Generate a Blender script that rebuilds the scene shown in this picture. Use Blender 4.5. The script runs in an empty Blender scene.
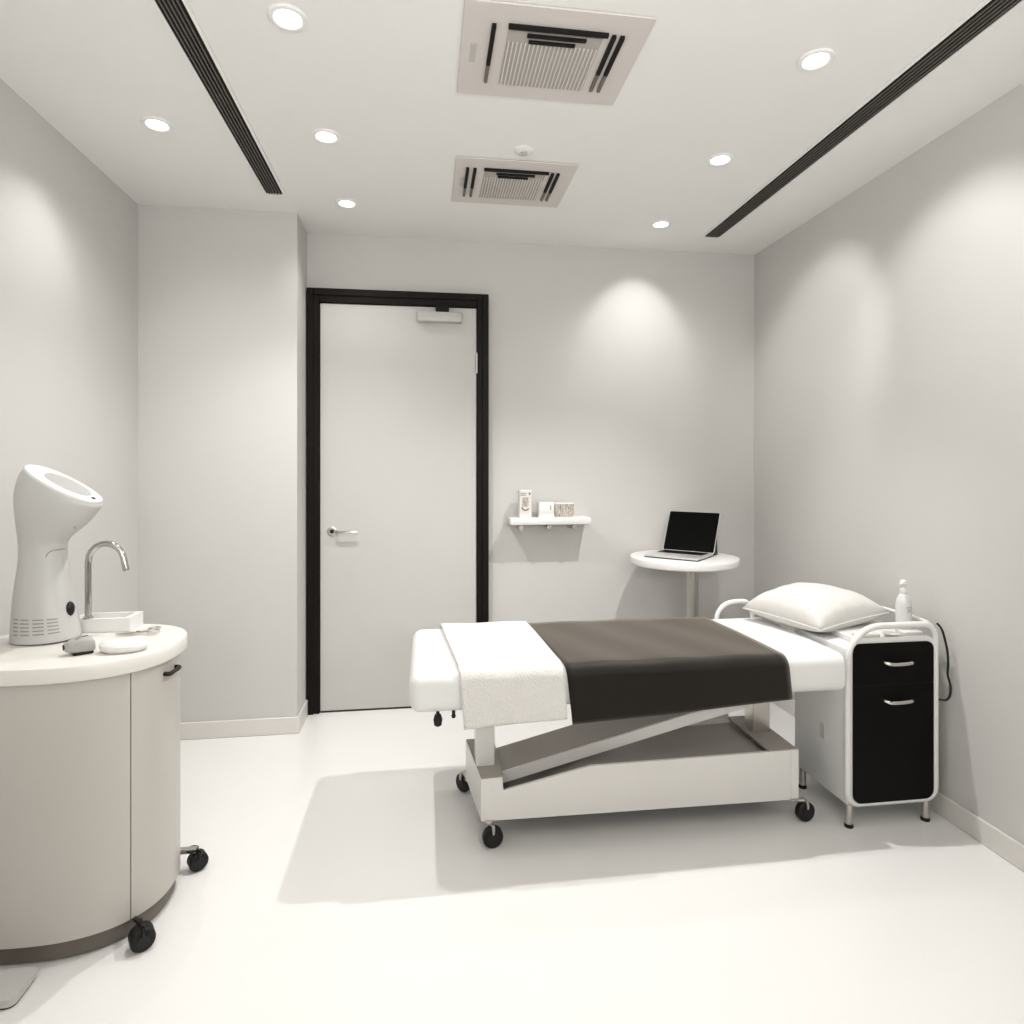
import bpy, bmesh, math, random
from mathutils import Vector, Matrix
random.seed(7)
PI = math.pi
sc = bpy.context.scene
col = sc.collection

# ------------------------------------------------------------------ materials
def mat(name, color, rough=0.5, metal=0.0, spec=0.5, var=0.0, vscale=6.0, bump=0.0, bscale=60.0,
        coat=0.0, sheen=0.0, emit=0.0, trans=0.0, alpha=1.0, btype='noise'):
    m = bpy.data.materials.new(name); m.use_nodes = True
    nt = m.node_tree; N = nt.nodes; L = nt.links
    b = N['Principled BSDF']
    b.inputs['Base Color'].default_value = (*color, 1)
    b.inputs['Roughness'].default_value = rough
    b.inputs['Metallic'].default_value = metal
    b.inputs['Specular IOR Level'].default_value = spec
    b.inputs['Coat Weight'].default_value = coat
    b.inputs['Coat Roughness'].default_value = .03 if coat < .2 else .5
    b.inputs['Sheen Weight'].default_value = sheen
    b.inputs['Transmission Weight'].default_value = trans
    b.inputs['Sheen Tint'].default_value = (.95, .86, .75, 1)
    if emit:
        b.inputs['Emission Color'].default_value = (1, .97, .92, 1)
        b.inputs['Emission Strength'].default_value = emit
    tc = N.new('ShaderNodeTexCoord')
    n = N.new('ShaderNodeTexNoise'); n.inputs['Scale'].default_value = vscale
    n.inputs['Detail'].default_value = 4
    L.new(tc.outputs['Object'], n.inputs['Vector'])
    mx = N.new('ShaderNodeMix'); mx.data_type = 'RGBA'
    v = var if var else 0.015
    mx.inputs[6].default_value = (*[c*(1-v) for c in color], 1)
    mx.inputs[7].default_value = (*[min(1, c*(1+v)) for c in color], 1)
    L.new(n.outputs['Fac'], mx.inputs[0]); L.new(mx.outputs[2], b.inputs['Base Color'])
    if bump:
        if btype == 'waffle':
            t = N.new('ShaderNodeTexVoronoi'); t.inputs['Scale'].default_value = bscale; out = t.outputs['Distance']
        elif btype == 'brushed':
            mp = N.new('ShaderNodeMapping'); mp.inputs['Scale'].default_value = (1, 1, 60)
            L.new(tc.outputs['Object'], mp.inputs['Vector'])
            t = N.new('ShaderNodeTexNoise'); t.inputs['Scale'].default_value = bscale
            L.new(mp.outputs[0], t.inputs['Vector']); out = t.outputs['Fac']
        else:
            t = N.new('ShaderNodeTexNoise'); t.inputs['Scale'].default_value = bscale
            t.inputs['Detail'].default_value = 3; out = t.outputs['Fac']
        if btype != 'brushed': L.new(tc.outputs['Object'], t.inputs['Vector'])
        bp = N.new('ShaderNodeBump'); bp.inputs['Strength'].default_value = bump
        bp.inputs['Distance'].default_value = 0.004
        L.new(out, bp.inputs['Height']); L.new(bp.outputs[0], b.inputs['Normal'])
    return m

M = dict(
    wall=mat('wall_paint', (.695, .68, .657), .75, spec=.25, bump=.04, bscale=220),
    ceil=mat('ceiling_paint', (.93, .92, .895), .85, spec=.2),
    floor=mat('floor_epoxy', (.89, .878, .858), .25, spec=.35, var=.02, vscale=1.3),
    base=mat('baseboard_paint', (.80, .775, .74), .45),
    door=mat('door_laminate', (.645, .63, .605), .5, spec=.35),
    frame=mat('dark_wood_frame', (.009, .006, .0044), .5, spec=.25, var=.25, vscale=20),
    white=mat('white_plastic', (.86, .85, .83), .35, coat=.1),
    steamer=mat('steamer_plastic', (.60, .595, .575), .38),
    screen=mat('pale_screen', (.52, .52, .51), .3),
    lam=mat('cabinet_laminate', (.61, .583, .545), .32, spec=.45),
    top=mat('counter_top', (.82, .795, .755), .35),
    plinth=mat('plinth_dark', (.20, .175, .15), .45),
    gap=mat('joint_dark', (.05, .042, .036), .7),
    chrome=mat('chrome', (.62, .61, .59), .07, metal=1),
    steel=mat('satin_steel', (.62, .60, .57), .32, metal=1, bump=.05, bscale=30, btype='brushed'),
    bedwhite=mat('bed_enamel', (.82, .80, .77), .3, spec=.5, coat=.15),
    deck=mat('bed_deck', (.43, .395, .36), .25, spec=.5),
    vinyl=mat('white_vinyl', (.86, .86, .845), .42),
    towel=mat('towel_cloth', (.84, .82, .785), .95, spec=.1, bump=.8, bscale=170, btype='waffle', sheen=.2),
    blanket=mat('brown_blanket', (.0075, .0050, .0034), .55, spec=.15, bump=.06, bscale=260, coat=.25, sheen=.6),
    linen=mat('pillow_linen', (.74, .722, .695), .95, spec=.1, bump=.35, bscale=320, var=.03, vscale=60),
    dark=mat('dark_front', (.0055, .0040, .0030), .45, spec=.15),
    black=mat('black_rubber', (.010, .009, .008), .5),
    blackp=mat('black_plastic', (.014, .012, .011), .3),
    grey=mat('grey_plastic', (.46, .445, .425), .4, var=.12, vscale=40, bump=.2, bscale=90),
    lgrey=mat('light_grey_plastic', (.58, .565, .54), .4),
    vent=mat('vent_panel', (.74, .70, .665), .5),
    rib=mat('grille_rib', (.82, .79, .75), .5),
    grille=mat('grille_plastic', (.50, .465, .43), .5),
    slot=mat('vent_slot', (.008, .007, .006), .8),
    slat=mat('diffuser_slat', (.20, .185, .165), .45, metal=.4),
    glow=mat('lamp_lens', (1, 1, 1), .4, emit=6),
    trim=mat('lamp_trim', (.93, .92, .90), .3),
    print=mat('box_print', (.25, .23, .21), .6),
    box=mat('paper_box', (.80, .78, .75), .6),
    pattern=None,
    display=mat('dark_display', (.005, .005, .005), .35, spec=.06),
    alu=mat('silver_shell', (.78, .77, .75), .35, metal=.5),
    bottle=mat('bottle_plastic', (.86, .86, .85), .25, trans=.15),
    cable=mat('cable', (.010, .009, .008), .45),
    padm=mat('pad_plastic', (.62, .61, .59), .4),
    mark2=mat('pale_mark', (.66, .64, .61), .5),
    mark=mat('faint_mark', (.36, .33, .30), .5),
)
def pattern_mat():
    m = mat('patterned_paper', (.5, .46, .40), .6); nt = m.node_tree; N = nt.nodes; L = nt.links
    b = N['Principled BSDF']
    tc = N.new('ShaderNodeTexCoord')
    w = N.new('ShaderNodeTexWave'); w.inputs['Scale'].default_value = 26; w.inputs['Distortion'].default_value = 9
    w.inputs['Detail Scale'].default_value = 2.5
    L.new(tc.outputs['Object'], w.inputs['Vector'])
    r = N.new('ShaderNodeValToRGB')
    r.color_ramp.elements[0].color = (.30, .265, .22, 1); r.color_ramp.elements[1].color = (.74, .70, .64, 1)
    L.new(w.outputs['Color'], r.inputs[0]); L.new(r.outputs[0], b.inputs['Base Color'])
    return m
M['pattern'] = pattern_mat()

# ------------------------------------------------------------------ helpers
def obj(name, bm, m, parent=None, smooth=False, angle=35):
    me = bpy.data.meshes.new(name)
    bmesh.ops.recalc_face_normals(bm, faces=bm.faces)
    bm.to_mesh(me); bm.free()
    o = bpy.data.objects.new(name, me); col.objects.link(o)
    me.materials.append(M[m] if isinstance(m, str) else m)
    if smooth:
        for p in me.polygons: p.use_smooth = True
        me.set_sharp_from_angle(angle=math.radians(angle))
    if parent is not None:
        o.parent = parent
        if parent.type == 'EMPTY':                       # meshes below are written in world metres
            o.matrix_parent_inverse = Matrix.Translation(-Vector(parent.location))
        else:
            o.matrix_parent_inverse = Matrix.Identity(4)
    return o
def tag(o, label=None, cat=None, group=None, kind=None):
    if label: o['label'] = label
    if cat: o['category'] = cat
    if group: o['group'] = group
    if kind: o['kind'] = kind
    return o
def thing(name, loc, label, cat, group=None, kind=None):
    o = bpy.data.objects.new(name, None); col.objects.link(o); o.location = loc
    o.empty_display_size = .05
    return tag(o, label, cat, group, kind)
def box(bm, x0, x1, y0, y1, z0, z1, bev=0, seg=3, mtx=None):
    r = bmesh.ops.create_cube(bm, size=1)
    vs = r['verts']
    for v in vs:
        v.co = Vector(((x0+x1)/2+v.co.x*(x1-x0), (y0+y1)/2+v.co.y*(y1-y0), (z0+z1)/2+v.co.z*(z1-z0)))
    if bev:
        es = list({e for v in vs for e in v.link_edges})
        rr = bmesh.ops.bevel(bm, geom=es, offset=bev, segments=seg, profile=.5, affect='EDGES')
        vs = list({v for f in rr['faces'] for v in f.verts} | {v for v in vs if v.is_valid})
    if mtx is not None: bmesh.ops.transform(bm, matrix=mtx, verts=vs)
    return bm
def B(*a, **k): return box(bmesh.new(), *a, **k)
def prism(bm, pts, axis, a0, a1):
    """polygon pts (2-D) extruded along axis ('x','y','z') from a0 to a1"""
    def mk(p, a):
        if axis == 'y': return (p[0], a, p[1])
        if axis == 'x': return (a, p[0], p[1])
        return (p[0], p[1], a)
    A = [bm.verts.new(mk(p, a0)) for p in pts]; Bv = [bm.verts.new(mk(p, a1)) for p in pts]
    bm.faces.new(A); bm.faces.new(Bv[::-1])
    n = len(pts)
    for i in range(n): bm.faces.new((A[i], A[(i+1) % n], Bv[(i+1) % n], Bv[i]))
    return bm
def rrect(x0, x1, y0, y1, r, n=8):
    """rounded rectangle; r = radii for corners (br, tr, tl, bl)"""
    if not isinstance(r, tuple): r = (r,)*4
    out = []
    for (cx, cy, sx, sy, a0, rr) in ((x1, y0, -1, 1, -90, r[0]), (x1, y1, -1, -1, 0, r[1]), (x0, y1, 1, -1, 90, r[2]), (x0, y0, 1, 1, 180, r[3])):
        if rr <= 1e-6: out.append((cx, cy)); continue
        for i in range(n+1):
            a = math.radians(a0+90*i/n)
            out.append((cx+sx*rr+rr*math.cos(a), cy+sy*rr+rr*math.sin(a)))
    return out
def tube(bm, pts, r, n=12, closed=False, caps=True):
    pts = [Vector(p) for p in pts]; k = len(pts); rings = []
    up = None
    for i, p in enumerate(pts):
        a = pts[(i-1) % k] if (closed or i > 0) else p
        b = pts[(i+1) % k] if (closed or i < k-1) else p
        t = (b-a).normalized()
        if up is None:
            up = Vector((0, 0, 1)) if abs(t.z) < .9 else Vector((1, 0, 0))
        u = (up - t*up.dot(t)).normalized(); w = t.cross(u); up = u
        rr = r[i] if isinstance(r, (list, tuple)) else r
        rings.append([bm.verts.new(p+u*rr*math.cos(2*PI*j/n)+w*rr*math.sin(2*PI*j/n)) for j in range(n)])
    m = k if closed else k-1
    for i in range(m):
        A, C = rings[i], rings[(i+1) % k]
        off = 0
        if closed and i == k-1:
            off = min(range(n), key=lambda o: (A[0].co-C[o].co).length)
        for j in range(n):
            bm.faces.new((A[j], A[(j+1) % n], C[(j+1+off) % n], C[(j+off) % n]))
    if caps and not closed:
        bm.faces.new(rings[0][::-1]); bm.faces.new(rings[-1])
    return bm
def smooth_path(pts, sub=6):
    pts = [Vector(p) for p in pts]; out = []
    for i in range(len(pts)-1):
        p0 = pts[max(0, i-1)]; p1 = pts[i]; p2 = pts[i+1]; p3 = pts[min(len(pts)-1, i+2)]
        for s in range(sub):
            t = s/sub
            out.append(.5*((2*p1)+(p2-p0)*t+(2*p0-5*p1+4*p2-p3)*t*t+(3*p1-p0-3*p2+p3)*t**3))
    out.append(pts[-1]); return out
def lathe(bm, prof, c, n=32, axis=(0, 0, 1), cap=True):
    """prof: (radius, height) list; c: base point; axis: direction of height"""
    ax = Vector(axis).normalized(); u = ax.orthogonal().normalized(); w = ax.cross(u); c = Vector(c)
    rings = []
    for (r, h) in prof:
        r = max(r, 1e-4)
        rings.append([bm.verts.new(c+ax*h+u*r*math.cos(2*PI*j/n)+w*r*math.sin(2*PI*j/n)) for j in range(n)])
    for A, C in zip(rings, rings[1:]):
        for j in range(n): bm.faces.new((A[j], A[(j+1) % n], C[(j+1) % n], C[j]))
    if cap:
        bm.faces.new(rings[0][::-1]); bm.faces.new(rings[-1])
    return bm
def LT(*a, **k): return lathe(bmesh.new(), *a, **k)
def TB(*a, **k): return tube(bmesh.new(), *a, **k)

# ------------------------------------------------------------------ room
H = 2.737; XL, XR, YB, YF = -1.447, 2.06, 3.69, -1.1
PX, PY = -.667, 3.41                                     # projecting wall block
def struct(name, bm, m, smooth=False): return tag(obj(name, bm, m, None, smooth), kind='structure')
struct('floor', B(XL-.1, XR+.1, YF-.1, YB+.1, -.1, 0), 'floor')
struct('ceiling', B(XL-.1, XR+.1, YF-.1, YB+.1, H, H+.1), 'ceil')
struct('wall_left', B(XL-.1, XL, YF-.1, YB+.1, 0, H), 'wall')
struct('wall_right', B(XR, XR+.1, YF-.1, YB+.1, 0, H), 'wall')
struct('wall_back', B(PX, XR, YB, YB+.1, 0, H), 'wall')
struct('wall_left_corner', B(XL, PX, PY, YB+.1, 0, H), 'wall')
struct('wall_front', B(XL, XR, YF-.1, YF, 0, H), 'wall')
def bprof(t=.012, h=.09): return t, h
def baseboard(name, x0, x1, y0, y1):
    bm = B(x0, x1, y0, y1, 0, .088, bev=.003, seg=1)
    struct(name, bm, 'base')
baseboard('baseboard_left_corner', XL, PX+.012, PY-.012, PY)
baseboard('baseboard_corner_return', PX, PX+.012, PY, YB-.04)
baseboard('baseboard_right', XR-.012, XR, YF, YB)
baseboard('baseboard_left', XL, XL+.012, YF, PY-.012)
baseboard('baseboard_back', .37, XR-.012, YB-.012, YB)

# ------------------------------------------------------------------ door
d = tag(thing('door_1', (-.147, YB, 0), None, None), kind='structure')
bm = bmesh.new()
fx0, fx1, fz = -.655, .364, 2.41
for (x0, x1, z0, z1) in ((fx0, fx0+.062, 0, fz), (fx1-.062, fx1, 0, fz), (fx0+.062, fx1-.062, fz-.074, fz)):
    box(bm, x0, x1, YB-.035, YB-.001, z0, z1, bev=.003, seg=1)
for (x0, x1, z0, z1) in ((fx0-.006, fx0+.03, 0, fz+.004), (fx1-.03, fx1+.006, 0, fz+.004), (fx0+.03, fx1-.03, fz-.035, fz+.004)):
    box(bm, x0, x1, YB-.045, YB-.002, z0, z1, bev=.003, seg=1)
obj('door_frame', bm, 'frame', d)
lx0, lx1 = fx0+.064, fx1-.064
leaf = obj('door_leaf', B(lx0, lx1, YB-.022, YB-.002, .010, fz-.077, bev=.002, seg=1), 'door', d)
obj('threshold', B(lx0, lx1, YB-.02, YB-.001, .0, .009), 'gap', d)
# lever handle with key rose
hx, hz = -.525, 1.033
h = obj('rose', LT([(.026, 0), (.026, .006), (.022, .009), (.0, .009)], (hx, YB-.022, hz), axis=(0, -1, 0)), 'steel', leaf, True)
h['label'] = 'round steel rose with keyhole'
bm = LT([(.012, 0), (.012, .003)], (hx, YB-.0305, hz), n=20, axis=(0, -1, 0))
lever = obj('lever_handle', TB(smooth_path([(hx+.028, YB-.024, hz), (hx+.03, YB-.06, hz-.001), (hx+.05, YB-.068, hz-.002), (hx+.10, YB-.068, hz-.002), (hx+.145, YB-.066, hz-.004)], 5), .0085), 'chrome', leaf, True)
obj('keyhole', bm, 'black', leaf, True)
# closer
cx0, cx1 = -.045, .213
cl = obj('door_closer', B(cx0, cx1, YB-.075, YB-.022, 2.238, 2.296, bev=.008), 'lgrey', leaf, True)
obj('closer_arm', B(.062, .138, YB-.07, YB-.022, 2.29, 2.342, bev=.004), 'slot', leaf)
obj('hinge', TB([(lx1+.001, YB-.03, 1.95), (lx1+.001, YB-.03, 2.07)], .007), 'steel', leaf, True)

# ------------------------------------------------------------------ ceiling fittings
def downlight(x, y, label):
    t = thing('downlight', (x, y, H), label, 'ceiling light', 'recessed round ceiling downlights')
    obj('trim_ring', LT([(.057, 0), (.057, -.003), (.054, -.006), (.043, -.007), (.0385, -.004), (.0385, 0)], (x, y, H), cap=False), 'trim', t, True)
    obj('lens', LT([(.0385, -.001), (.0385, -.003), (.02, -.0035), (.0, -.0035)], (x, y, H)), 'glow', t, True)
    return t
DL = [(-.404, 1.93, 'round recessed downlight nearest the camera in the left inner ceiling row'),
      (-.395, 2.60, 'round recessed downlight in the middle of the left inner ceiling row'),
      (-.392, 3.245, 'round recessed downlight in the ceiling just in front of the dark framed door'),
      (-1.034, 2.60, 'round recessed downlight between left wall and left linear grille'),
      (1.27, 1.89, 'round recessed downlight nearest the camera in the right ceiling row'),
      (1.27, 2.56, 'round recessed downlight in the middle of the right ceiling row'),
      (1.285, 3.285, 'round recessed downlight at back of right ceiling row above the laptop table')]
for a in DL: downlight(*a)

def linear(x0, x1, y0, y1, label):
    t = thing('linear_air_grille', ((x0+x1)/2, (y0+y1)/2, H), label, 'air vent', 'long black slot grilles in the ceiling')
    bm = bmesh.new(); z0 = H-.008
    w = .012
    for (a, b, c, e) in ((x0-w, x0, y0, y1+w), (x1, x1+w, y0, y1+w), (x0, x1, y1, y1+w)):
        box(bm, a, b, c, e, z0+.002, H-.0005)
    obj('frame', bm, 'trim', t)
    obj('dark_void', B(x0, x1, y0, y1, H-.0025, H-.0005), 'slot', t)
    bm = bmesh.new(); n = 5
    for i in range(n):
        cx = x0+(x1-x0)*(i+1)/(n+1)
        box(bm, cx-.0022, cx+.0022, y0, y1, z0, H-.003)
    obj('slats', bm, 'slat', t)
linear(-.765, -.687, -.6, 3.175, 'long black linear air grille in ceiling on the left, beside downlights')
linear(1.60, 1.69, -.6, 3.42, 'long black linear air grille in ceiling on the right, close to right wall')

def cassette(x0, x1, y0, y1, label, left2):
    t = thing('ceiling_air_conditioner', ((x0+x1)/2, (y0+y1)/2, H), label, 'air conditioner', 'square cassette air conditioners in the ceiling')
    obj('panel', B(x0, x1, y0, y1, H-.007, H-.001, bev=.002, seg=1), 'vent', t, True)
    W, D = x1-x0, y1-y0; zb = H-.007
    # ribbed intake grille
    gx0, gx1, gy0, gy1 = x0+.245*W, x0+.76*W, y0+.23*D, y0+.83*D
    g = obj('intake_grille', B(gx0, gx1, gy0, gy1, zb-.003, zb+.002), 'grille', t)
    bm = bmesh.new(); n = 22
    for i in range(n):
        cx = gx0+(gx1-gx0)*(i+.5)/n
        box(bm, cx-.0019, cx+.0019, gy0+.05, gy1-.002, zb-.007, zb-.003)
    obj('ribs', bm, 'rib', g)
    # black outlets
    def sl(a, b, c, e, m='slot', nm='air_slot'):
        obj(nm, B(a, b, c, e, zb-.0095, zb+.001), m, t)
    sl(gx0-.003, gx1+.012, gy0-.026, gy0-.013)
    sl(gx0+.20*(gx1-gx0), gx0+.83*(gx1-gx0), gy0+.006, gy0+.018)
    sl(gx0+.23*(gx1-gx0), gx0+.73*(gx1-gx0), gy0+.034, gy0+.044)
    ym = gy0+.62*(gy1-gy0)
    cols = [x0+.165*W] + ([x0+.105*W] if left2 else [])
    cols += [x0+.815*W, x0+.862*W]
    for c_ in cols:
        sl(c_-.007, c_+.006, gy0-.02, ym)
        sl(c_-.006, c_+.005, ym, gy1-.01, 'plinth', 'louver')
    obj('indicator_plate', B(x0+.055*W, x0+.085*W, y0+.40*D, y0+.60*D, zb-.003, zb+.001, bev=.001, seg=1), 'lgrey', t)
cassette(.112, .684, 1.775, 2.225, 'large square ceiling cassette air conditioner nearest the camera', False)
cassette(.132, .673, 2.685, 3.14, 'smaller looking ceiling cassette air conditioner further back, beside smoke detector', True)
t = thing('smoke_detector', (.413, 2.60, H), 'small white round smoke detector between the two ceiling air conditioners', 'smoke detector')
obj('base', LT([(.043, 0), (.043, -.004), (.036, -.010), (.022, -.013), (0, -.013)], (.413, 2.60, H)), 'white', t, True)
obj('sensor', LT([(.016, -.012), (.016, -.019), (.010, -.022), (0, -.022)], (.413, 2.60, H)), 'lgrey', t, True)

# ------------------------------------------------------------------ caster
def caster(parent, x, y, ztop, r=.038, w=.028, rz=0.0, off=(.018, 0), fork='steel'):
    """plate and stem at (x,y); the wheel trails by off"""
    wx, wy = x+off[0], y+off[1]
    ax = Vector((math.sin(rz), -math.cos(rz), 0))
    c = bpy.data.objects.new('x', None)
    bm = bmesh.new()
    c0 = Vector((wx, wy, r))
    lathe(bm, [(r*.55, -w/2-.001), (r*.9, -w/2), (r, -w/2+.004), (r, w/2-.004), (r*.9, w/2), (r*.55, w/2+.001)], c0, n=28, axis=ax)
    bpy.data.objects.remove(c)
    bm2 = bmesh.new()
    tube(bm2, [(x, y, ztop), (x, y, 2*r+.006)], .008, 10)
    lathe(bm2, [(.020, -.006), (.020, 0)], (x, y, ztop), n=16)
    for s in (-1, 1):
        side = ax*(s*(w/2+.005))
        tube(bm2, [c0+side*.7+Vector((0, 0, r*1.12)), c0+side*.96+Vector((0, 0, r*.72)), c0+side*.93+Vector((0, 0, r*.42))], [.006, .006, .004], 8)
    tube(bm2, [(x, y, min(2*r+.009, ztop-.012)), c0+Vector((0, 0, r*1.1))], .0075, 8)
    tube(bm2, [c0+ax*(w*.45)+Vector((0, 0, r*1.12)), c0-ax*(w*.45)+Vector((0, 0, r*1.12))], .006, 8)
    k = obj('caster', bm2, fork, parent, True)
    wh = obj('wheel', bm, 'black', k, True)
    wh.matrix_parent_inverse = Matrix.Identity(4)
    bmh = LT([(r*.5, -w/2-.003), (r*.5, w/2+.003)], c0, n=20, axis=ax)
    obj('hub', bmh, 'blackp', k, True)
    return k

# ------------------------------------------------------------------ treatment bed
bed = thing('treatment_bed', (.75, 2.45, 0), 'white padded treatment bed on a wheeled scissor lift base in mid room', 'treatment bed')
MX0, MX1, MY0, MY1, MZ0, MZ1 = -.055, 1.585, 2.19, 2.83, .535, .68
bm = bmesh.new()
box(bm, MX0, MX1+.06, MY0, MY1, MZ0, MZ1, bev=.042, seg=6)
r = bmesh.ops.bisect_plane(bm, geom=bm.verts[:]+bm.edges[:]+bm.faces[:], plane_co=(MX1+.008, 0, 0), plane_no=(1, 0, 0), clear_outer=True)
bmesh.ops.contextual_create(bm, geom=[e for e in r['geom_cut'] if isinstance(e, bmesh.types.BMEdge)])
obj('mattress', bm, 'vinyl', bed, True, 60)
obj('under_board', B(MX0+.2, MX1-.12, MY0+.14, MY1-.1, MZ0-.02, MZ0+.01), 'bedwhite', bed)
# base tray
FY = 2.29; BY = 2.63
front = [(.204, .095), (1.462, .085), (1.462, .281), (.62, .272), (.288, .203), (.283, .252), (.204, .25)]
obj('front_panel', prism(bmesh.new(), front, 'y', FY, FY+.012), 'bedwhite', bed)
obj('rear_panel', prism(bmesh.new(), [(.17, .095), (1.462, .085), (1.462, .281), (.62, .272), (.288, .203), (.283, .252), (.17, .25)], 'y', BY-.012, BY), 'bedwhite', bed)
bm = prism(bmesh.new(), [(.204, FY+.012), (.216, FY+.012), (.182, BY-.012), (.170, BY-.012)], 'z', .095, .25)
obj('end_panel', bm, 'bedwhite', bed)
obj('end_panel', B(1.450, 1.462, FY+.012, BY-.012, .087, .279), 'bedwhite', bed)
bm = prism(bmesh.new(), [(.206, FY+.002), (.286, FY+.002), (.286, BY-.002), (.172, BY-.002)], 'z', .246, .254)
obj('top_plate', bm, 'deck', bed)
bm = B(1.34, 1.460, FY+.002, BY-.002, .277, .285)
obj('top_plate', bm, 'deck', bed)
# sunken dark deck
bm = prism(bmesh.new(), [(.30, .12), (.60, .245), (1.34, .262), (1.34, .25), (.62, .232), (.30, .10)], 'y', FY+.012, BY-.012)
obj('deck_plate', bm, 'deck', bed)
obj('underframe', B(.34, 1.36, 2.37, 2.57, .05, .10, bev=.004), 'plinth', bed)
obj('corner_trim', B(1.432, 1.4635, FY-.002, FY+.004, .09, .282), 'bedwhite', bed)
# posts
obj('post', B(.195, .265, 2.385, 2.485, .25, .53, bev=.004), 'bedwhite', bed)
obj('post', B(1.365, 1.44, 2.455, 2.53, .283, .53, bev=.004), 'steel', bed)
# lift arm : light front face, dark top
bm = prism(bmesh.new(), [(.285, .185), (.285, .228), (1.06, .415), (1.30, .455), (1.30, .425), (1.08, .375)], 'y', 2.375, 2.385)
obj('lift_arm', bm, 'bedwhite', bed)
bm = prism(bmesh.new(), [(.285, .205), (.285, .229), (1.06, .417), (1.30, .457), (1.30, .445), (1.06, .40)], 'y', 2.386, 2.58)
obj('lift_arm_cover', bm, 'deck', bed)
# casters
caster(bed, .235, 2.30, .098, off=(.012, -.012), rz=.1)
caster(bed, 1.445, 2.30, .088, off=(.045, -.012), rz=.1)
caster(bed, .185, 2.61, .098, off=(-.02, .09), rz=-.9)
caster(bed, 1.43, 2.60, .088, off=(.02, .02), rz=.4)
# height-adjust knobs under the mattress
for (x, y, r_, ln) in ((.045, 2.22, .016, .05), (.10, 2.215, .008, .02)):
    obj('knob', LT([(.006, .03), (.006, -.002), (r_*.7, -.006), (r_, -ln*.45), (r_*.8, -ln*.85), (0, -ln)], (x, y, MZ0-.004), n=20), 'black', bed, True)
# white head rail
pts = smooth_path([(1.395, 2.848, .60), (1.395, 2.848, .67), (1.41, 2.848, .71), (1.445, 2.848, .738), (1.49, 2.848, .748), (1.54, 2.848, .746), (1.57, 2.848, .72), (1.58, 2.848, .66), (1.58, 2.848, .60)], 5)
obj('head_rail', TB(pts, .011), 'white', bed, True)

# cloths laid over the bed
def drape(name, xb, xf, yback, zhang_l, zhang_r, mname, lift, wob, thick, front_off):
    """xb/xf = (left,right) at the back edge and at the hanging front edge"""
    R_ = .045; y_f = MY0-front_off; zt = MZ1+lift
    prof = [(yback+.004, zt-.03), (yback, zt-.008)]
    n = 16
    for i in range(n+1): prof.append((yback-.012+(y_f+R_-(yback-.012))*i/n, zt))
    for i in range(1, 9):
        a = math.radians(90*i/8)
        prof.append((y_f+R_-R_*math.sin(a), zt-R_+R_*math.cos(a)))
    zc = zt-R_
    bm = bmesh.new(); rows = []
    nd = 12; tot = 0
    cum = [0]
    full = prof+[(y_f, None)]*nd
    nx = 36
    L1 = sum(math.dist(prof[i], prof[i+1]) for i in range(len(prof)-1)); L2 = .15
    acc = 0
    for k in range(len(full)):
        row = []
        if k < len(prof):
            if k: acc += math.dist(prof[k-1], prof[k])
            f = acc/(L1+L2); drop = 0
        else:
            drop = (k-len(prof)+1)/nd; f = (L1+L2*drop)/(L1+L2)
        xl = xb[0]+(xf[0]-xb[0])*f; xr = xb[1]+(xf[1]-xb[1])*f
        for j in range(nx+1):
            s = j/nx; x = xl+(xr-xl)*s
            if drop:
                zb = zhang_l+(zhang_r-zhang_l)*s
                z = zc+(zb-zc)*drop
                y = y_f-wob*drop*(1+.8*math.sin(s*7+xl*9))-.006*drop
            else:
                y, z = full[k]
                z += .0015*math.sin(x*23+y*11)
            row.append(bm.verts.new((x, y, z)))
        rows.append(row)
    for A, C in zip(rows, rows[1:]):
        for j in range(nx): bm.faces.new((A[j], A[j+1], C[j+1], C[j]))
    o = obj(name, bm, mname, None, True, 80)
    md = o.modifiers.new('solid', 'SOLIDIFY'); md.thickness = thick; md.offset = 1
    return o
o = drape('blanket', (.432, 1.322), (.522, 1.368), 2.828, .481, .527, 'blanket', .004, .004, .004, .004)
tag(o, 'dark brown blanket spread over the middle of the treatment bed', 'blanket')
o = drape('towel', (.066, .455), (.134, .500), 2.829, .490, .506, 'towel', .010, .003, .007, .010)
tag(o, 'white textured towel draped over the foot end of the treatment bed', 'towel')

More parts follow.
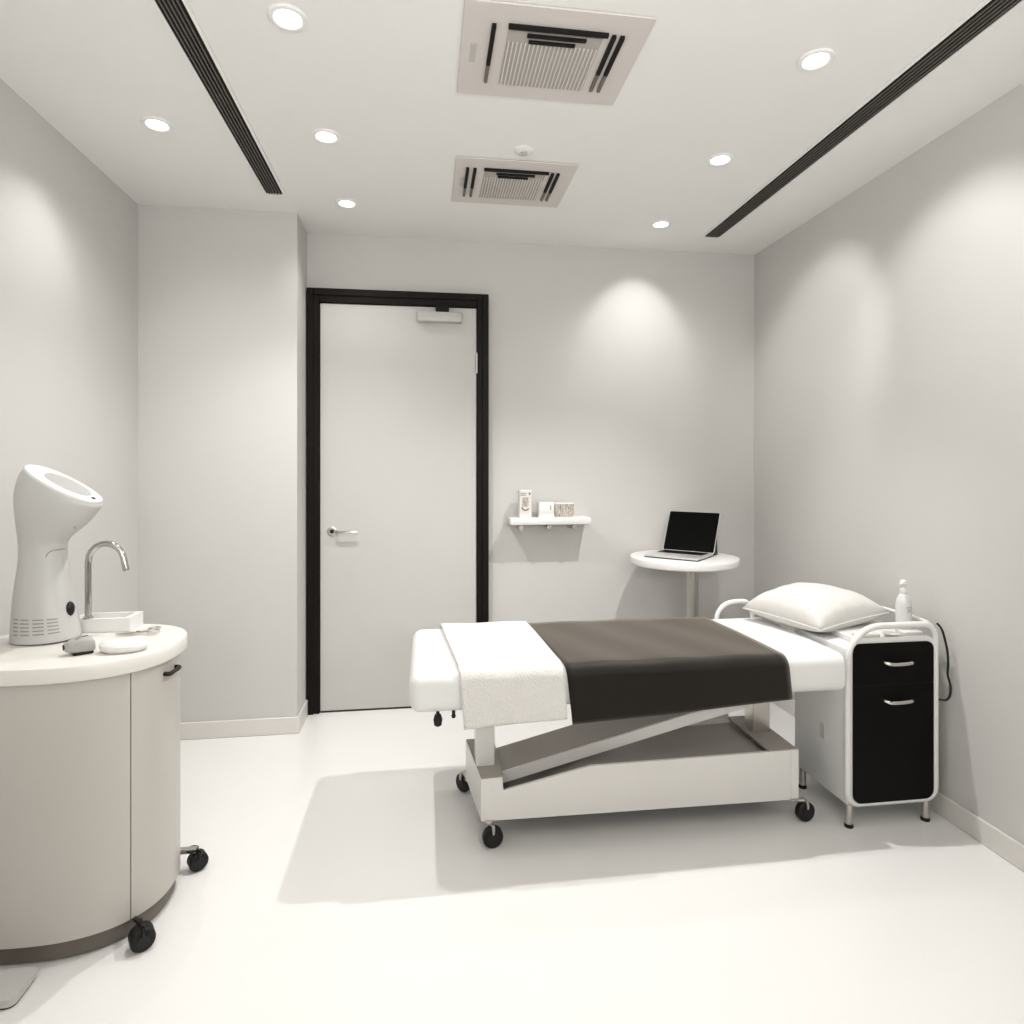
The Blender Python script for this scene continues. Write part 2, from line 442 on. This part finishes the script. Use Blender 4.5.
# pillow
def pillow():
    A = Vector((1.485, 2.765, .735)); Bq = Vector((1.598, 2.345, .733)); Cq = Vector((1.985, 2.44, .772)); D = A+Cq-Bq
    D.z = .778
    bm = bmesh.new(); n = 30; top = {}; bot = {}
    nrm = Vector((-.15, -.05, 1)).normalized()
    for i in range(n+1):
        for j in range(n+1):
            s = -1+2*i/n; t = -1+2*j/n
            # slightly concave edges pinch the corners into ears
            ps = s*(1-.07*(1-abs(t)**2)*abs(s)**4*0 - .06*(1-t*t)*(abs(s)**3))
            pt = t*(1-.06*(1-s*s)*(abs(t)**3))
            p = ((A*(1-ps)+Bq*(1+ps))/2)*(1-pt)/2+((D*(1-ps)+Cq*(1+ps))/2)*(1+pt)/2
            h = ((1-abs(s)**2.6)*(1-abs(t)**2.6))**.43
            cr = .004*math.sin(9*s+4*t)*h*(abs(s)+abs(t))/2+.003*math.sin(17*t-6*s)*h
            top[i, j] = bm.verts.new(p+nrm*(h*.104+cr))
            edge = i in (0, n) or j in (0, n)
            bot[i, j] = top[i, j] if edge else bm.verts.new(p-nrm*(h*.056))
    for i in range(n):
        for j in range(n):
            bm.faces.new((top[i, j], top[i+1, j], top[i+1, j+1], top[i, j+1]))
            q = (bot[i, j], bot[i, j+1], bot[i+1, j+1], bot[i+1, j])
            if len(set(q)) == 4:
                try: bm.faces.new(q)
                except ValueError: pass
    loop = [top[i, 0].co.copy() for i in range(n)]+[top[n, j].co.copy() for j in range(n)]+[top[i, n].co.copy() for i in range(n, 0, -1)]+[top[0, j].co.copy() for j in range(n, 0, -1)]
    o = obj('pillow', bm, 'linen', None, True, 180)
    tag(o, 'plump white pillow at the head of the bed, leaning onto the bedside cabinet', 'pillow')
    obj('piping', TB(loop, .0035, 6, closed=True), 'linen', o, True, 180)
pillow()

# ------------------------------------------------------------------ bedside cabinet
cab = thing('bedside_cabinet', (1.81, 2.38, 0), 'dark fronted bedside cabinet with white tubular frame at the head of the bed', 'cabinet')
cx0, cx1, cy0, cy1 = 1.612, 2.012, 2.205, 2.565
cz0, cz1 = .081, .79
obj('body', B(cx0+.008, cx1-.008, cy0+.012, cy1, cz0+.006, .694, bev=.006, seg=2), 'vinyl', cab, True)
# frame ring
outer = rrect(cx0, cx1, cz0, cz1, (.05, .055, .15, .05), 10)
pts = [(x, cy0+.012, z) for x, z in rrect(cx0+.011, cx1-.011, cz0+.011, cz1-.011, (.045, .05, .14, .045), 12)]
fr = bmesh.new(); tube(fr, pts, .0125, 12, closed=True)
obj('tube_frame', fr, 'white', cab, True)
fz0, fzs, fz1 = .097, .552, .715
dr = obj('drawer', prism(bmesh.new(), rrect(1.638, 1.984, fzs+.002, fz1, (0, .03, .03, 0)), 'y', cy0-.001, cy0+.02), 'dark', cab)
do = obj('door', prism(bmesh.new(), rrect(1.638, 1.984, fz0, fzs-.002, (.035, 0, 0, .035)), 'y', cy0-.001, cy0+.02), 'dark', cab)
obj('front_surround', prism(bmesh.new(), rrect(1.626, 1.997, .09, .735, (.045, .04, .05, .045)), 'y', cy0+.004, cy0+.012), 'white', cab)
obj('joint_strip', B(1.638, 1.984, cy0+.001, cy0+.006, fzs-.003, fzs+.003), 'slot', cab)
def pull(par, z):
    bm = bmesh.new()
    tube(bm, smooth_path([(1.765, cy0-.001, z+.006), (1.768, cy0-.014, z+.004), (1.785, cy0-.024, z), (1.83, cy0-.025, z), (1.868, cy0-.024, z+.003), (1.874, cy0-.012, z+.005), (1.874, cy0-.001, z+.006)], 4), .0075, 10)
    obj('handle', bm, 'chrome', par, True)
pull(dr, .637); pull(do, .489)
for (x, y) in ((1.634, 2.225), (1.965, 2.225), (1.634, 2.525), (1.965, 2.525)):
    lg = obj('leg', TB([(x, y, .012), (x, y, .09)], .014, 14), 'steel', cab, True)
    obj('foot', LT([(.016, 0), (.017, .006), (.015, .014)], (x, y, 0), n=16), 'black', lg, True)
# top tray with lip, and gallery rail behind
bm = bmesh.new()
box(bm, cx0+.085, cx1-.02, cy0+.03, cy1-.02, .693, .718, bev=.003, seg=1)
obj('top_tray', bm, 'white', cab)
zr = .779
pts = smooth_path([(cx1-.05, cy0+.02, zr), (cx1-.016, cy0+.06, zr), (cx1-.016, cy1-.07, zr), (cx1-.045, cy1-.02, zr-.004), (1.90, cy1-.02, zr-.02), (1.87, cy1-.02, .74), (1.868, cy1-.02, .71)], 5)
obj('gallery_rail', TB(pts, .008), 'white', cab, True)
obj('side_plate', B(cx0+.0055, cx0+.009, 2.352, 2.378, .285, .345, bev=.001, seg=1), 'mark2', cab)
# things on the cabinet
o = obj('folded_cloth', B(1.70, 1.79, 2.245, 2.30, .7185, .7405, bev=.009, seg=3), 'towel', None, True)
tag(o, 'small white folded cloth on cabinet top behind the frame bar', 'cloth')
t = thing('small_dish', (1.845, 2.26, .718), 'small shallow grey dish on cabinet top beside the folded cloth', 'dish')
obj('bowl', LT([(.014, 0), (.018, .002), (.030, .016), (.032, .018), (.028, .017), (.014, .005), (0, .005)], (1.845, 2.26, .718), n=24), 'lgrey', t, True)
o = obj('tissue_pack', B(1.885, 1.965, 2.235, 2.27, .718, .745, bev=.004), 'white', None, True)
tag(o, 'low white pack on cabinet top in front of the bottle', 'pack')
t = thing('pump_bottle', (1.945, 2.315, .718), 'clear white pump bottle standing on the bedside cabinet by the right wall', 'bottle')
b_ = (1.945, 2.315, .718)
obj('bottle_body', LT([(.024, 0), (.029, .004), (.029, .118), (.027, .135), (.018, .155), (.012, .162), (.012, .170)], b_, n=28), 'bottle', t, True)
obj('pump_head', LT([(.013, .168), (.013, .182), (.006, .184), (.006, .200), (.012, .202), (.012, .214), (.008, .219), (0, .219)], b_, n=20), 'white', t, True)
bm = TB(smooth_path([(1.945, 2.315, .718+.208), (1.93, 2.305, .718+.209), (1.915, 2.297, .718+.203)], 4), .005, 8)
obj('spout', bm, 'white', t, True)
bm = bmesh.new()
for (z, a0, a1) in ((.108, -110, -20), (.098, -100, -15), (.091, -100, -15)):
    prev = None
    for i in range(9):
        a = math.radians(a0+(a1-a0)*i/8)
        q = [bm.verts.new((b_[0]+.0294*math.cos(a), b_[1]+.0294*math.sin(a), b_[2]+z+dz)) for dz in (0, .0045)]
        if prev: bm.faces.new((prev[0], q[0], q[1], prev[1]))
        prev = q
obj('label_print', bm, 'grey', t)
# cable
o = obj('power_cable', TB(smooth_path([(2.008, 2.215, .782), (2.018, 2.20, .755), (2.033, 2.193, .68), (2.036, 2.192, .625), (2.034, 2.192, .585), (2.046, 2.192, .54), (2.044, 2.193, .50), (2.030, 2.198, .482), (2.010, 2.21, .482)], 6), .0042, 8), 'cable', None, True)
tag(o, 'black cable looping down the right side of the bedside cabinet', 'cable')

# ------------------------------------------------------------------ round pedestal table + laptop
TX, TY, TZ = 1.458, 3.38, .892
tb = thing('round_table', (TX, TY, 0), 'round white pedestal table in the back right corner', 'table')
obj('table_top', LT([(.285, -.042), (.296, -.040), (.301, -.034), (.302, -.006), (.299, -.001), (.294, 0), (0, 0)], (TX, TY, TZ), n=64), 'white', tb, True)
obj('pedestal', TB([(1.508, TY, .02), (1.508, TY, TZ-.041)], .034, 24), 'steel', tb, True)
obj('foot_plate', LT([(.22, 0), (.22, .008), (.20, .018), (.04, .024), (0, .024)], (1.48, TY, 0), n=48), 'steel', tb, True)

lap = thing('laptop', (1.47, 3.42, TZ), 'open silver laptop with black screen on the round table', 'laptop')
def lap_m(): return Matrix.Translation((1.52, 3.47, TZ)) @ Matrix.Rotation(math.radians(-44), 4, 'Z')
# local frame: hinge along +x at origin, keyboard towards -y, z up
Lw, Ld = .305, .262
def lobj(name, bm, m, par=lap, smooth=False):
    bmesh.ops.transform(bm, matrix=lap_m(), verts=bm.verts)
    return obj(name, bm, m, par, smooth)
lobj('sleeve', prism(bmesh.new(), rrect(-Lw/2-.004, Lw/2+.004, -Ld-.004, .004, .01), 'z', .0005, .005), 'blackp')
kb = lobj('keyboard_base', prism(bmesh.new(), rrect(-Lw/2, Lw/2, -Ld, 0, .01), 'z', .005, .016), 'alu')
bm = bmesh.new()
for r_ in range(5):
    for c_ in range(12):
        x = -.132+.022*c_+.001; y = -.025-.021*r_
        box(bm, x, x+.019, y-.018, y, .016, .0185)
lobj('keys', bm, 'blackp', kb)
lobj('touchpad', B(-.05, .05, -Ld+.012, -Ld+.075, .016, .0165), 'lgrey', kb)
tilt = math.radians(27)
sm = Matrix.Translation((0, .002, .014)) @ Matrix.Rotation(-tilt, 4, 'X')
bm = prism(bmesh.new(), rrect(-Lw/2, Lw/2, 0, .252, .008), 'y', 0, .008); bmesh.ops.transform(bm, matrix=sm, verts=bm.verts)
sn = lobj('screen_lid', bm, 'alu')
bm = prism(bmesh.new(), rrect(-Lw/2+.002, Lw/2-.002, .004, .250, .007), 'y', -.0015, .001); bmesh.ops.transform(bm, matrix=sm, verts=bm.verts)
lobj('display', bm, 'display', sn)
bm = prism(bmesh.new(), [(.022, .001), (.075, .001), (.062, .10), (.058, .10)], 'x', -Lw/2+.02, Lw/2-.002)
lobj('stand_flap', bm, 'blackp')

# ------------------------------------------------------------------ wall shelf
SX0, SX1, SZ = .485, .962, 1.106
sh = thing('wall_shelf', (.74, YB, SZ), 'small white floating shelf on the back wall right of the door', 'shelf')
obj('board', B(SX0, SX1, YB-.145, YB-.001, SZ-.041, SZ, bev=.006, seg=2), 'white', sh, True)
for x in (.55, .715, .865):
    bm = bmesh.new()
    tube(bm, [(x, YB-.001, SZ-.056), (x, YB-.135, SZ-.056)], .014, 10)
    lathe(bm, [(.018, 0), (.018, .006)], (x, YB-.009, SZ-.055), n=16, axis=(0, 1, 0))
    obj('bracket', bm, 'steel', sh, True)
y0 = YB-.12
t = thing('product_box', (.595, y0+.03, SZ), 'tall white box with dark printed marks standing at left end of wall shelf', 'box')
obj('carton', B(.542, .614, y0, y0+.06, SZ, SZ+.160, bev=.002, seg=1), 'box', t)
def pm(bm): obj('printed_mark', bm, 'print', t)
pm(B(.548, .582, y0-.0012, y0, SZ+.138, SZ+.142)); pm(B(.548, .578, y0-.0012, y0, SZ+.128, SZ+.131))
pm(LT([(.006, 0), (.006, .001)], (.601, y0, SZ+.139), n=16, axis=(0, -1, 0)))
pm(TB(smooth_path([(.556, y0-.001, SZ+.062), (.564, y0-.001, SZ+.048), (.582, y0-.001, SZ+.044), (.595, y0-.001, SZ+.053)], 4), .0035, 6))
obj('printed_panel', B(.558, .594, y0-.0008, y0, SZ+.065, SZ+.118), 'pattern', t)
t = thing('white_jar_box', (.725, y0+.04, SZ), 'plain white low box in the middle of the wall shelf', 'box')
obj('carton', B(.658, .748, y0, y0+.075, SZ, SZ+.088, bev=.004, seg=2), 'white', t, True)
obj('base_band', B(.657, .749, y0-.001, y0+.076, SZ, SZ+.016), 'box', t)
obj('printed_mark', B(.723, .728, y0-.001, y0, SZ+.045, SZ+.072), 'mark', t)
t = thing('patterned_box', (.83, y0+.04, SZ), 'low beige patterned box on wall shelf, right of the plain white box', 'box')
obj('carton', B(.755, .867, y0, y0+.07, SZ, SZ+.082, bev=.002, seg=1), 'box', t)
obj('patterned_front', B(.757, .865, y0-.001, y0, SZ+.003, SZ+.077), 'pattern', t)

# ------------------------------------------------------------------ curved cabinet on the left
CX, CY, CA, CB, CN = -1.105, 2.148, .322, .258, 2.35
def sup(a, k=0.0):
    c, s = math.cos(a), math.sin(a)
    return (CX+(CA-k)*math.copysign(abs(c)**(2/CN), c), CY+(CB-k)*math.copysign(abs(s)**(2/CN), s))
def ringpts(k, n=96, a0=0, a1=2*PI, closed=True):
    m = n if closed else n+1
    return [sup(a0+(a1-a0)*i/n, k) for i in range(m)]
cart = thing('curved_cabinet', (CX, CY, 0), 'large rounded oval washstand cabinet on casters against the left wall', 'cabinet')
ZT = .84
bm = bmesh.new()
rings = []
for (k, z) in ((.006, ZT-.046), (.001, ZT-.043), (0, ZT-.038), (0, ZT-.006), (.003, ZT-.001), (.008, ZT)):
    rings.append([bm.verts.new((x, y, z)) for x, y in ringpts(k)])
for A, C in zip(rings, rings[1:]):
    n = len(A)
    for j in range(n): bm.faces.new((A[j], A[(j+1) % n], C[(j+1) % n], C[j]))
bm.faces.new(rings[0][::-1]); bm.faces.new(rings[-1])
obj('countertop', bm, 'top', cart, True)
obj('carcass', prism(bmesh.new(), ringpts(.028), 'z', .062, ZT-.046), 'gap', cart)
def shell(a0, a1, n, z0, z1, ko, ki):
    bm = bmesh.new(); rows = []
    for i in range(n+1):
        a = a0+(a1-a0)*i/n
        (xo, yo), (xi, yi) = sup(a, ko), sup(a, ki)
        rows.append([bm.verts.new(p) for p in ((xo, yo, z0), (xo, yo, z1), (xi, yi, z1), (xi, yi, z0))])
    for A, C in zip(rows, rows[1:]):
        for j in range(4): bm.faces.new((A[j], A[(j+1) % 4], C[(j+1) % 4], C[j]))
    bm.faces.new(rows[0]); bm.faces.new(rows[-1][::-1])
    return bm
SEAM = math.radians(-39.5)
obj('side_panel', shell(math.radians(30), SEAM+2*PI-.006, 110, .060, ZT-.046, .020, .028), 'lam', cart, True)
dr = obj('door', shell(SEAM+.006, math.radians(29.2), 60, .060, ZT-.046, .020, .028), 'lam', cart, True)
hp = []
for a in (-16, -12, -6, 0):
    hp.append(a)
pts = []
for i, a in enumerate((-12, -11, -6, 0, 1)):
    x, y = sup(math.radians(a), .020 if i in (0, 4) else .004)
    pts.append((x, y, .752))
obj('handle', TB(smooth_path(pts, 4), .007, 10), 'blackp', dr, True)
obj('plinth', prism(bmesh.new(), ringpts(.034), 'z', .008, .066), 'plinth', cart)
k = caster(cart, -.868, 2.012, .062, r=.033, w=.046, rz=.55, off=(.052, -.064), fork='blackp')
k = caster(cart, -.80, 2.30, .075, r=.031, w=.040, rz=.6, off=(.016, .004), fork='blackp')
obj('caster_arm', B(-.90, -.785, 2.289, 2.311, .062, .078, bev=.003), 'steel', cart)

# facial steamer: lofted from slanted oval sections
SF = 2.05; SX, SY = -1.232, 2.222
eL = Vector((.9904, -.1381, 0)); eD = Vector((.1381, .9904, 0))
SP = [  # left (s,z), right (s,z), half depth
    ((-.108, .841), (.108, .846), .085), ((-.109, .850), (.109, .853), .086), ((-.108, .875), (.105, .880), .085),
    ((-.102, .968), (.088, .955), .078), ((-.095, 1.03), (.077, 1.015), .070), ((-.087, 1.085), (.068, 1.085), .064),
    ((-.084, 1.13), (.0625, 1.135), .062), ((-.085, 1.165), (.064, 1.155), .064), ((-.088, 1.20), (.085, 1.178), .072),
    ((-.093, 1.26), (.125, 1.206), .085), ((-.094, 1.31), (.155, 1.232), .092), ((-.088, 1.35), (.178, 1.258), .092),
    ((-.075, 1.385), (.187, 1.270), .088), ((-.062, 1.402), (.184, 1.280), .082)]
def smooth_sections(S, sub=4):
    flat = [Vector((a[0], a[1], b[0])) for a, b, d_ in S]; fl2 = [Vector((b[1], d_, 0)) for a, b, d_ in S]
    p, q = smooth_path(flat, sub), smooth_path(fl2, sub)
    return [((u.x, u.y), (u.z, w.x), w.y) for u, w in zip(p, q)]
SP = [((a[0]*.9+.012, a[1]), (b[0]*.9+.012, b[1]), d_*.95) for a, b, d_ in SP]
SS = smooth_sections(SP)
O3 = Vector((SX, SY, 0))
def spt(sec, ph, k=1.0, lift=0.0, shift=0.0, kd=None):
    (l, zl), (r, zr), dd = sec
    L_ = O3+eL*l+Vector((0, 0, zl)); R_ = O3+eL*r+Vector((0, 0, zr))
    c = (L_+R_)/2; h = (R_-L_)/2
    up = h.cross(eD).normalized()
    if up.z < 0: up = -up
    cs, sn = math.cos(ph), math.sin(ph)
    e = 2/2.2
    cs = math.copysign(abs(cs)**e, cs); sn = math.copysign(abs(sn)**e, sn)
    return c+h*(k*cs+shift)+eD*(dd*(kd if kd else k)*sn)+up*lift
st = thing('facial_steamer', (SX, SY, ZT), 'tall white facial steamer with slanted oval head on the curved cabinet', 'steamer')
bm = bmesh.new(); n = 56; rings = []
for s in SS: rings.append([bm.verts.new(spt(s, 2*PI*j/n)) for j in range(n)])
for A, C in zip(rings, rings[1:]):
    for j in range(n): bm.faces.new((A[j], A[(j+1) % n], C[(j+1) % n], C[j]))
bm.faces.new(rings[0][::-1]); bm.faces.new(rings[-1])
obj('housing', bm, 'steamer', st, True, 60)
last = SS[-1]
bm = bmesh.new()
def ring(k, lift, shift=0, kd=None): return [bm.verts.new(spt(last, 2*PI*j/n, k, lift, shift, kd)) for j in range(n)]
R5 = [ring(1.0, -.004), ring(1.012, .002), ring(1.0, .007), ring(.95, .009)]
for A, C in zip(R5, R5[1:]):
    for j in range(n): bm.faces.new((A[j], A[(j+1) % n], C[(j+1) % n], C[j]))
bm.faces.new(R5[-1])
hd = obj('head_rim', bm, 'white', st, True)
bm = bmesh.new()
A = ring(.60, .0085, .10, .62); C = ring(.58, .0115, .10, .60)
for j in range(n): bm.faces.new((A[j], A[(j+1) % n], C[(j+1) % n], C[j]))
bm.faces.new(C)
obj('screen', bm, 'screen', hd, True)
p0 = spt(last, 0, .84, .010)
bm = bmesh.new(); lathe(bm, [(.006, 0), (.006, .003)], p0-Vector((0, 0, .001)), n=12, axis=(.4, 0, .9))
obj('indicator', bm, 'blackp', hd)
# air vents near the base (on the side facing the room)
def sec_at(z):
    return min(SS, key=lambda s: abs((s[0][1]+s[1][1])/2-z))
def base_pt(a, z, lift):
    for s0, s1 in zip(SS, SS[1:]):
        z0 = (s0[0][1]+s0[1][1])/2; z1 = (s1[0][1]+s1[1][1])/2
        if z0 <= z <= z1:
            f = (z-z0)/(z1-z0) if z1 > z0 else 0
            p = spt(s0, a).lerp(spt(s1, a), f)
            c = O3+Vector((0, 0, p.z)); dr_ = (p-c); dr_.z = 0
            return p+dr_.normalized()*lift
    return spt(SS[0], a)
bm = bmesh.new()
for (a0, a1) in ((-119, -106), (-101, -87), (-81, -62), (-56, -36)):
    for rI in range(5):
        z = .872+.0115*rI
        prev = None
        for i in range(7):
            a = math.radians(a0+(a1-a0)*i/6)
            q = [bm.verts.new(base_pt(a, z+dz, .0006)) for dz in (0, .004)]
            if prev: bm.faces.new((prev[0], q[0], q[1], prev[1]))
            prev = q
o = obj('air_vents', bm, 'mark', st)
kp = base_pt(math.radians(-4), .945, 0)
nrm = (kp-O3); nrm.z = 0; nrm.normalize()
bm = bmesh.new()
bmesh.ops.create_uvsphere(bm, u_segments=18, v_segments=12, radius=1)
for v in bm.verts:
    side = nrm.cross(Vector((0, 0, 1)))
    v.co = kp+nrm*(v.co.x*.012)+side*(v.co.y*.015)+Vector((0, 0, 1))*(v.co.z*.024)
obj('control_knob', bm, 'blackp', st, True)
bm = bmesh.new(); kp = base_pt(math.radians(-14), 1.232, 0)
bmesh.ops.create_uvsphere(bm, u_segments=12, v_segments=8, radius=.0055)
bmesh.ops.translate(bm, verts=bm.verts, vec=kp)
obj('nozzle', bm, 'grey', st, True)
pts = [base_pt(math.radians(a), z, .0004) for a, z in ((-52, 1.112), (-48, 1.122), (-40, 1.129), (-30, 1.131), (-16, 1.131), (4, 1.131))]
obj('seam_line', TB(pts, .0016, 6), 'mark', st)

# basin + faucet
sk = thing('basin', (-1.14, 2.335, ZT), 'small rectangular white basin behind the steamer on the curved cabinet', 'basin')
bm = bmesh.new()
bx0, bx1, by0, by1, bz0, bz1 = -1.185, -.995, 2.285, 2.385, ZT+.0005, ZT+.046
outerp = [(bx0, by0), (bx1, by0), (bx1, by1), (bx0, by1)]; w = .012
innerp = [(bx0+w, by0+w), (bx1-w*1.6, by0+w), (bx1-w*1.6, by1-w), (bx0+w, by1-w)]
vo0 = [bm.verts.new((x, y, bz0)) for x, y in outerp]; vo1 = [bm.verts.new((x, y, bz1)) for x, y in outerp]
vi1 = [bm.verts.new((x, y, bz1)) for x, y in innerp]; vi0 = [bm.verts.new((x, y, bz0+.012)) for x, y in innerp]
for i in range(4):
    j = (i+1) % 4
    bm.faces.new((vo0[i], vo0[j], vo1[j], vo1[i])); bm.faces.new((vo1[i], vo1[j], vi1[j], vi1[i])); bm.faces.new((vi1[i], vi1[j], vi0[j], vi0[i]))
bm.faces.new(vo0[::-1]); bm.faces.new(vi0)
o = obj('bowl', bm, 'white', sk)
fa = thing('faucet', (-1.132, 2.30, bz1), 'tall chrome gooseneck faucet rising from the white basin', 'faucet')
fx, fy = -1.132, 2.296
pts = [(fx, fy, bz1), (fx, fy, .95), (fx, fy, 1.02), (fx, fy, 1.075)]
for i in range(1, 10):
    a = math.radians(180-i*18.5)
    pts.append((fx+.058+.058*math.cos(a), fy-.008*(1-math.cos(math.radians(i*18.5)))/2, 1.08+.06*math.sin(a)))
pts.append((fx+.124, fy-.008, 1.046))
obj('spout', TB(pts, .0105, 14), 'chrome', fa, True)
obj('collar', LT([(.016, 0), (.016, .004), (.011, .008), (.010, .014)], (fx, fy, bz1), n=20), 'chrome', fa, True)

# small things on the counter
hd_ = thing('handheld_device', (-1.03, 2.065, ZT), 'small grey handheld device with dark nozzle lying in front of the steamer', 'device')
mt = Matrix.Translation((-1.028, 2.035, ZT)) @ Matrix.Rotation(math.radians(36), 4, 'Z') @ Matrix.Scale(.8, 4)
bm = bmesh.new(); rings = []
for (x, hw, zl, zh) in ((-.048, .010, .022, .040), (-.044, .016, .016, .046), (-.030, .024, .008, .054), (-.005, .032, .006, .060), (.025, .036, .006, .060), (.040, .035, .007, .054), (.046, .030, .011, .044)):
    rings.append([bm.verts.new(mt @ Vector((x, hw*math.copysign(abs(math.cos(2*PI*j/24))**.5, math.cos(2*PI*j/24)), (zl+zh)/2+(zh-zl)/2*math.copysign(abs(math.sin(2*PI*j/24))**.5, math.sin(2*PI*j/24))))) for j in range(24)])
for A, C in zip(rings, rings[1:]):
    for j in range(24): bm.faces.new((A[j], A[(j+1) % 24], C[(j+1) % 24], C[j]))
bm.faces.new(rings[0][::-1]); bm.faces.new(rings[-1])
obj('shell', bm, 'grey', hd_, True)
obj('base_pad', prism(bmesh.new(), [tuple((mt @ Vector((x, y, 0)))[:2]) for x, y in rrect(-.022, .042, -.030, .030, .012)], 'z', ZT, ZT+.008), 'black', hd_)
bm = LT([(.010, 0), (.008, .004), (.0, .004)], mt @ Vector((-.046, 0, .031)), n=16, axis=mt.to_3x3() @ Vector((-1, 0, -.1)))
obj('nozzle', bm, 'blackp', hd_, True)
bm = TB(smooth_path([mt @ Vector(p) for p in ((-.015, -.018, .058), (0, -.008, .0615), (.008, .004, .0615), (.028, .010, .0615))], 4), .0015, 6)
obj('engraved_line', bm, 'plinth', hd_)
o = obj('soap_dish', LT([(.050, 0), (.060, .004), (.066, .012), (.067, .018), (.060, .024), (.040, .029), (0, .031)], (0, 0, 0), n=40), 'white', None, True)
for v in o.data.vertices:
    z = 1.15*v.co.z*(1-.18*v.co.x/.067); v.co = Vector((v.co.x*1.0, v.co.y*.62, z))
o.rotation_euler.z = math.radians(6); o.location = (-.908, 2.045, ZT)
tag(o, 'white smooth oval soap shaped dish near the counter edge, right of grey device', 'dish')
sci = thing('metal_scissors', (-.945, 2.25, ZT), 'small shiny metal scissors lying beside the basin', 'scissors')
mt = Matrix.Translation((-.950, 2.238, ZT+.004)) @ Matrix.Rotation(math.radians(14), 4, 'Z')
for sgn in (-1, 1):
    bm = bmesh.new()
    prism(bm, [(-.065, sgn*.002), (-.02, sgn*.010-.003), (.005, sgn*.006), (.0, -sgn*.006), (-.03, -sgn*.002)], 'z', (sgn+1)*.0016, (sgn+1)*.0016+.003)
    tube(bm, smooth_path([(.0, -sgn*.001, .003), (.02, -sgn*.010, .006), (.03, -sgn*.013, .008)], 3), .0032, 8)
    tube(bm, [(.046+.017*math.cos(2*PI*i/20), -sgn*.016+.011*math.sin(2*PI*i/20), .009) for i in range(20)], .0034, 8, closed=True)
    bmesh.ops.transform(bm, matrix=mt, verts=bm.verts)
    obj('blade', bm, 'steel', sci, True)
obj('pivot', LT([(.006, 0), (.006, .003), (0, .004)], mt @ Vector((.0, 0, .005)), n=14), 'plinth', sci, True)

# floor pad in the near left corner
fp = thing('floor_pad', (-1.20, 1.80, 0), 'flat light grey pad on the floor at the foot of the curved cabinet', 'floor pad')
obj('pad', prism(bmesh.new(), rrect(-1.37, -1.052, 1.772, 1.882, .018), 'z', .006, .026), 'padm', fp)
obj('underside', prism(bmesh.new(), rrect(-1.367, -1.055, 1.775, 1.879, .018), 'z', 0, .006), 'gap', fp)
for x in (-1.155, -1.135):
    bm = TB( [(x+.007*math.cos(2*PI*i/14), 1.84+.006*math.sin(2*PI*i/14), .0262) for i in range(14)], .0012, 5, closed=True)
    obj('printed_mark', bm, 'mark', fp)

# ------------------------------------------------------------------ light
def spot(x, y, power, size=134, blend=1.0, target=None, r=.022):
    l = bpy.data.lights.new('downlight_or_wash', 'SPOT'); l.energy = power; l.spot_size = math.radians(size); l.spot_blend = blend
    l.shadow_soft_size = r; l.color = (1, .991, .976)
    o = bpy.data.objects.new('downlight_or_wash', l); col.objects.link(o); o.location = (x, y, H-.045)
    if target is not None:
        o.rotation_euler = (Vector(target)-o.location).to_track_quat('-Z', 'Y').to_euler()
    return o
PW = 28
for (x, y, _), k in zip(DL, (.3, 2.2, .42, .5, .24, 3.6, .45)):
    if k > 2.5: spot(x, y, PW*k, 104, .8, (.62, 2.5, 0))
    elif k > 1: spot(x, y, PW*k, 118, .8)
    else: spot(x, y, PW*k, 134, 1.0)
for (x, y) in ((-.40, .9), (1.27, .9)): spot(x, y, PW*.12)
# extra spots added at the downlights to shape light pools on the walls
spot(1.285, 3.285, 6, 70, .6, (1.27, YB, 2.2))
spot(1.27, 2.56, 17, 60, .7, (XR, 3.02, 2.0))
spot(1.27, 1.89, 21, 66, .7, (XR, 2.16, 1.95))
spot(-1.034, 2.60, 4, 70, .7, (XL, 2.5, 1.95))
spot(-1.034, 2.60, 4, 74, .9, (-1.02, PY, 1.7))
# broad fill light added behind the camera, out of view, to brighten the ceiling
al = bpy.data.lights.new('ceiling_fill', 'AREA'); al.shape = 'RECTANGLE'; al.size = 2.2; al.size_y = .9; al.energy = 50; al.color = (1, .99, .972)
ao = bpy.data.objects.new('ceiling_fill', al); col.objects.link(ao); ao.location = (.3, YF+.5, 1.75)
ao.rotation_euler = (Vector((.3, .55, H))-ao.location).to_track_quat('-Z', 'Y').to_euler()
w = bpy.data.worlds.new('World'); sc.world = w; w.use_nodes = True
w.node_tree.nodes['Background'].inputs[0].default_value = (.9, .88, .85, 1)
w.node_tree.nodes['Background'].inputs[1].default_value = .3

# ------------------------------------------------------------------ camera + view
cd = bpy.data.cameras.new('camera'); cam = bpy.data.objects.new('camera', cd); col.objects.link(cam)
cam.location = (0, 0, 1.4); cam.rotation_euler = (PI/2, 0, -math.atan(87/624))
cd.sensor_width = 36; cd.lens = 36*624/1024; cd.shift_y = -45/1024; cd.clip_start = .05
sc.camera = cam
sc.view_settings.view_transform = 'Standard'
sc.view_settings.look = 'None'
sc.view_settings.exposure = 0
sc.view_settings.gamma = .88
sc.cycles.use_denoising = True
sc.cycles.max_bounces = 10; sc.cycles.diffuse_bounces = 3
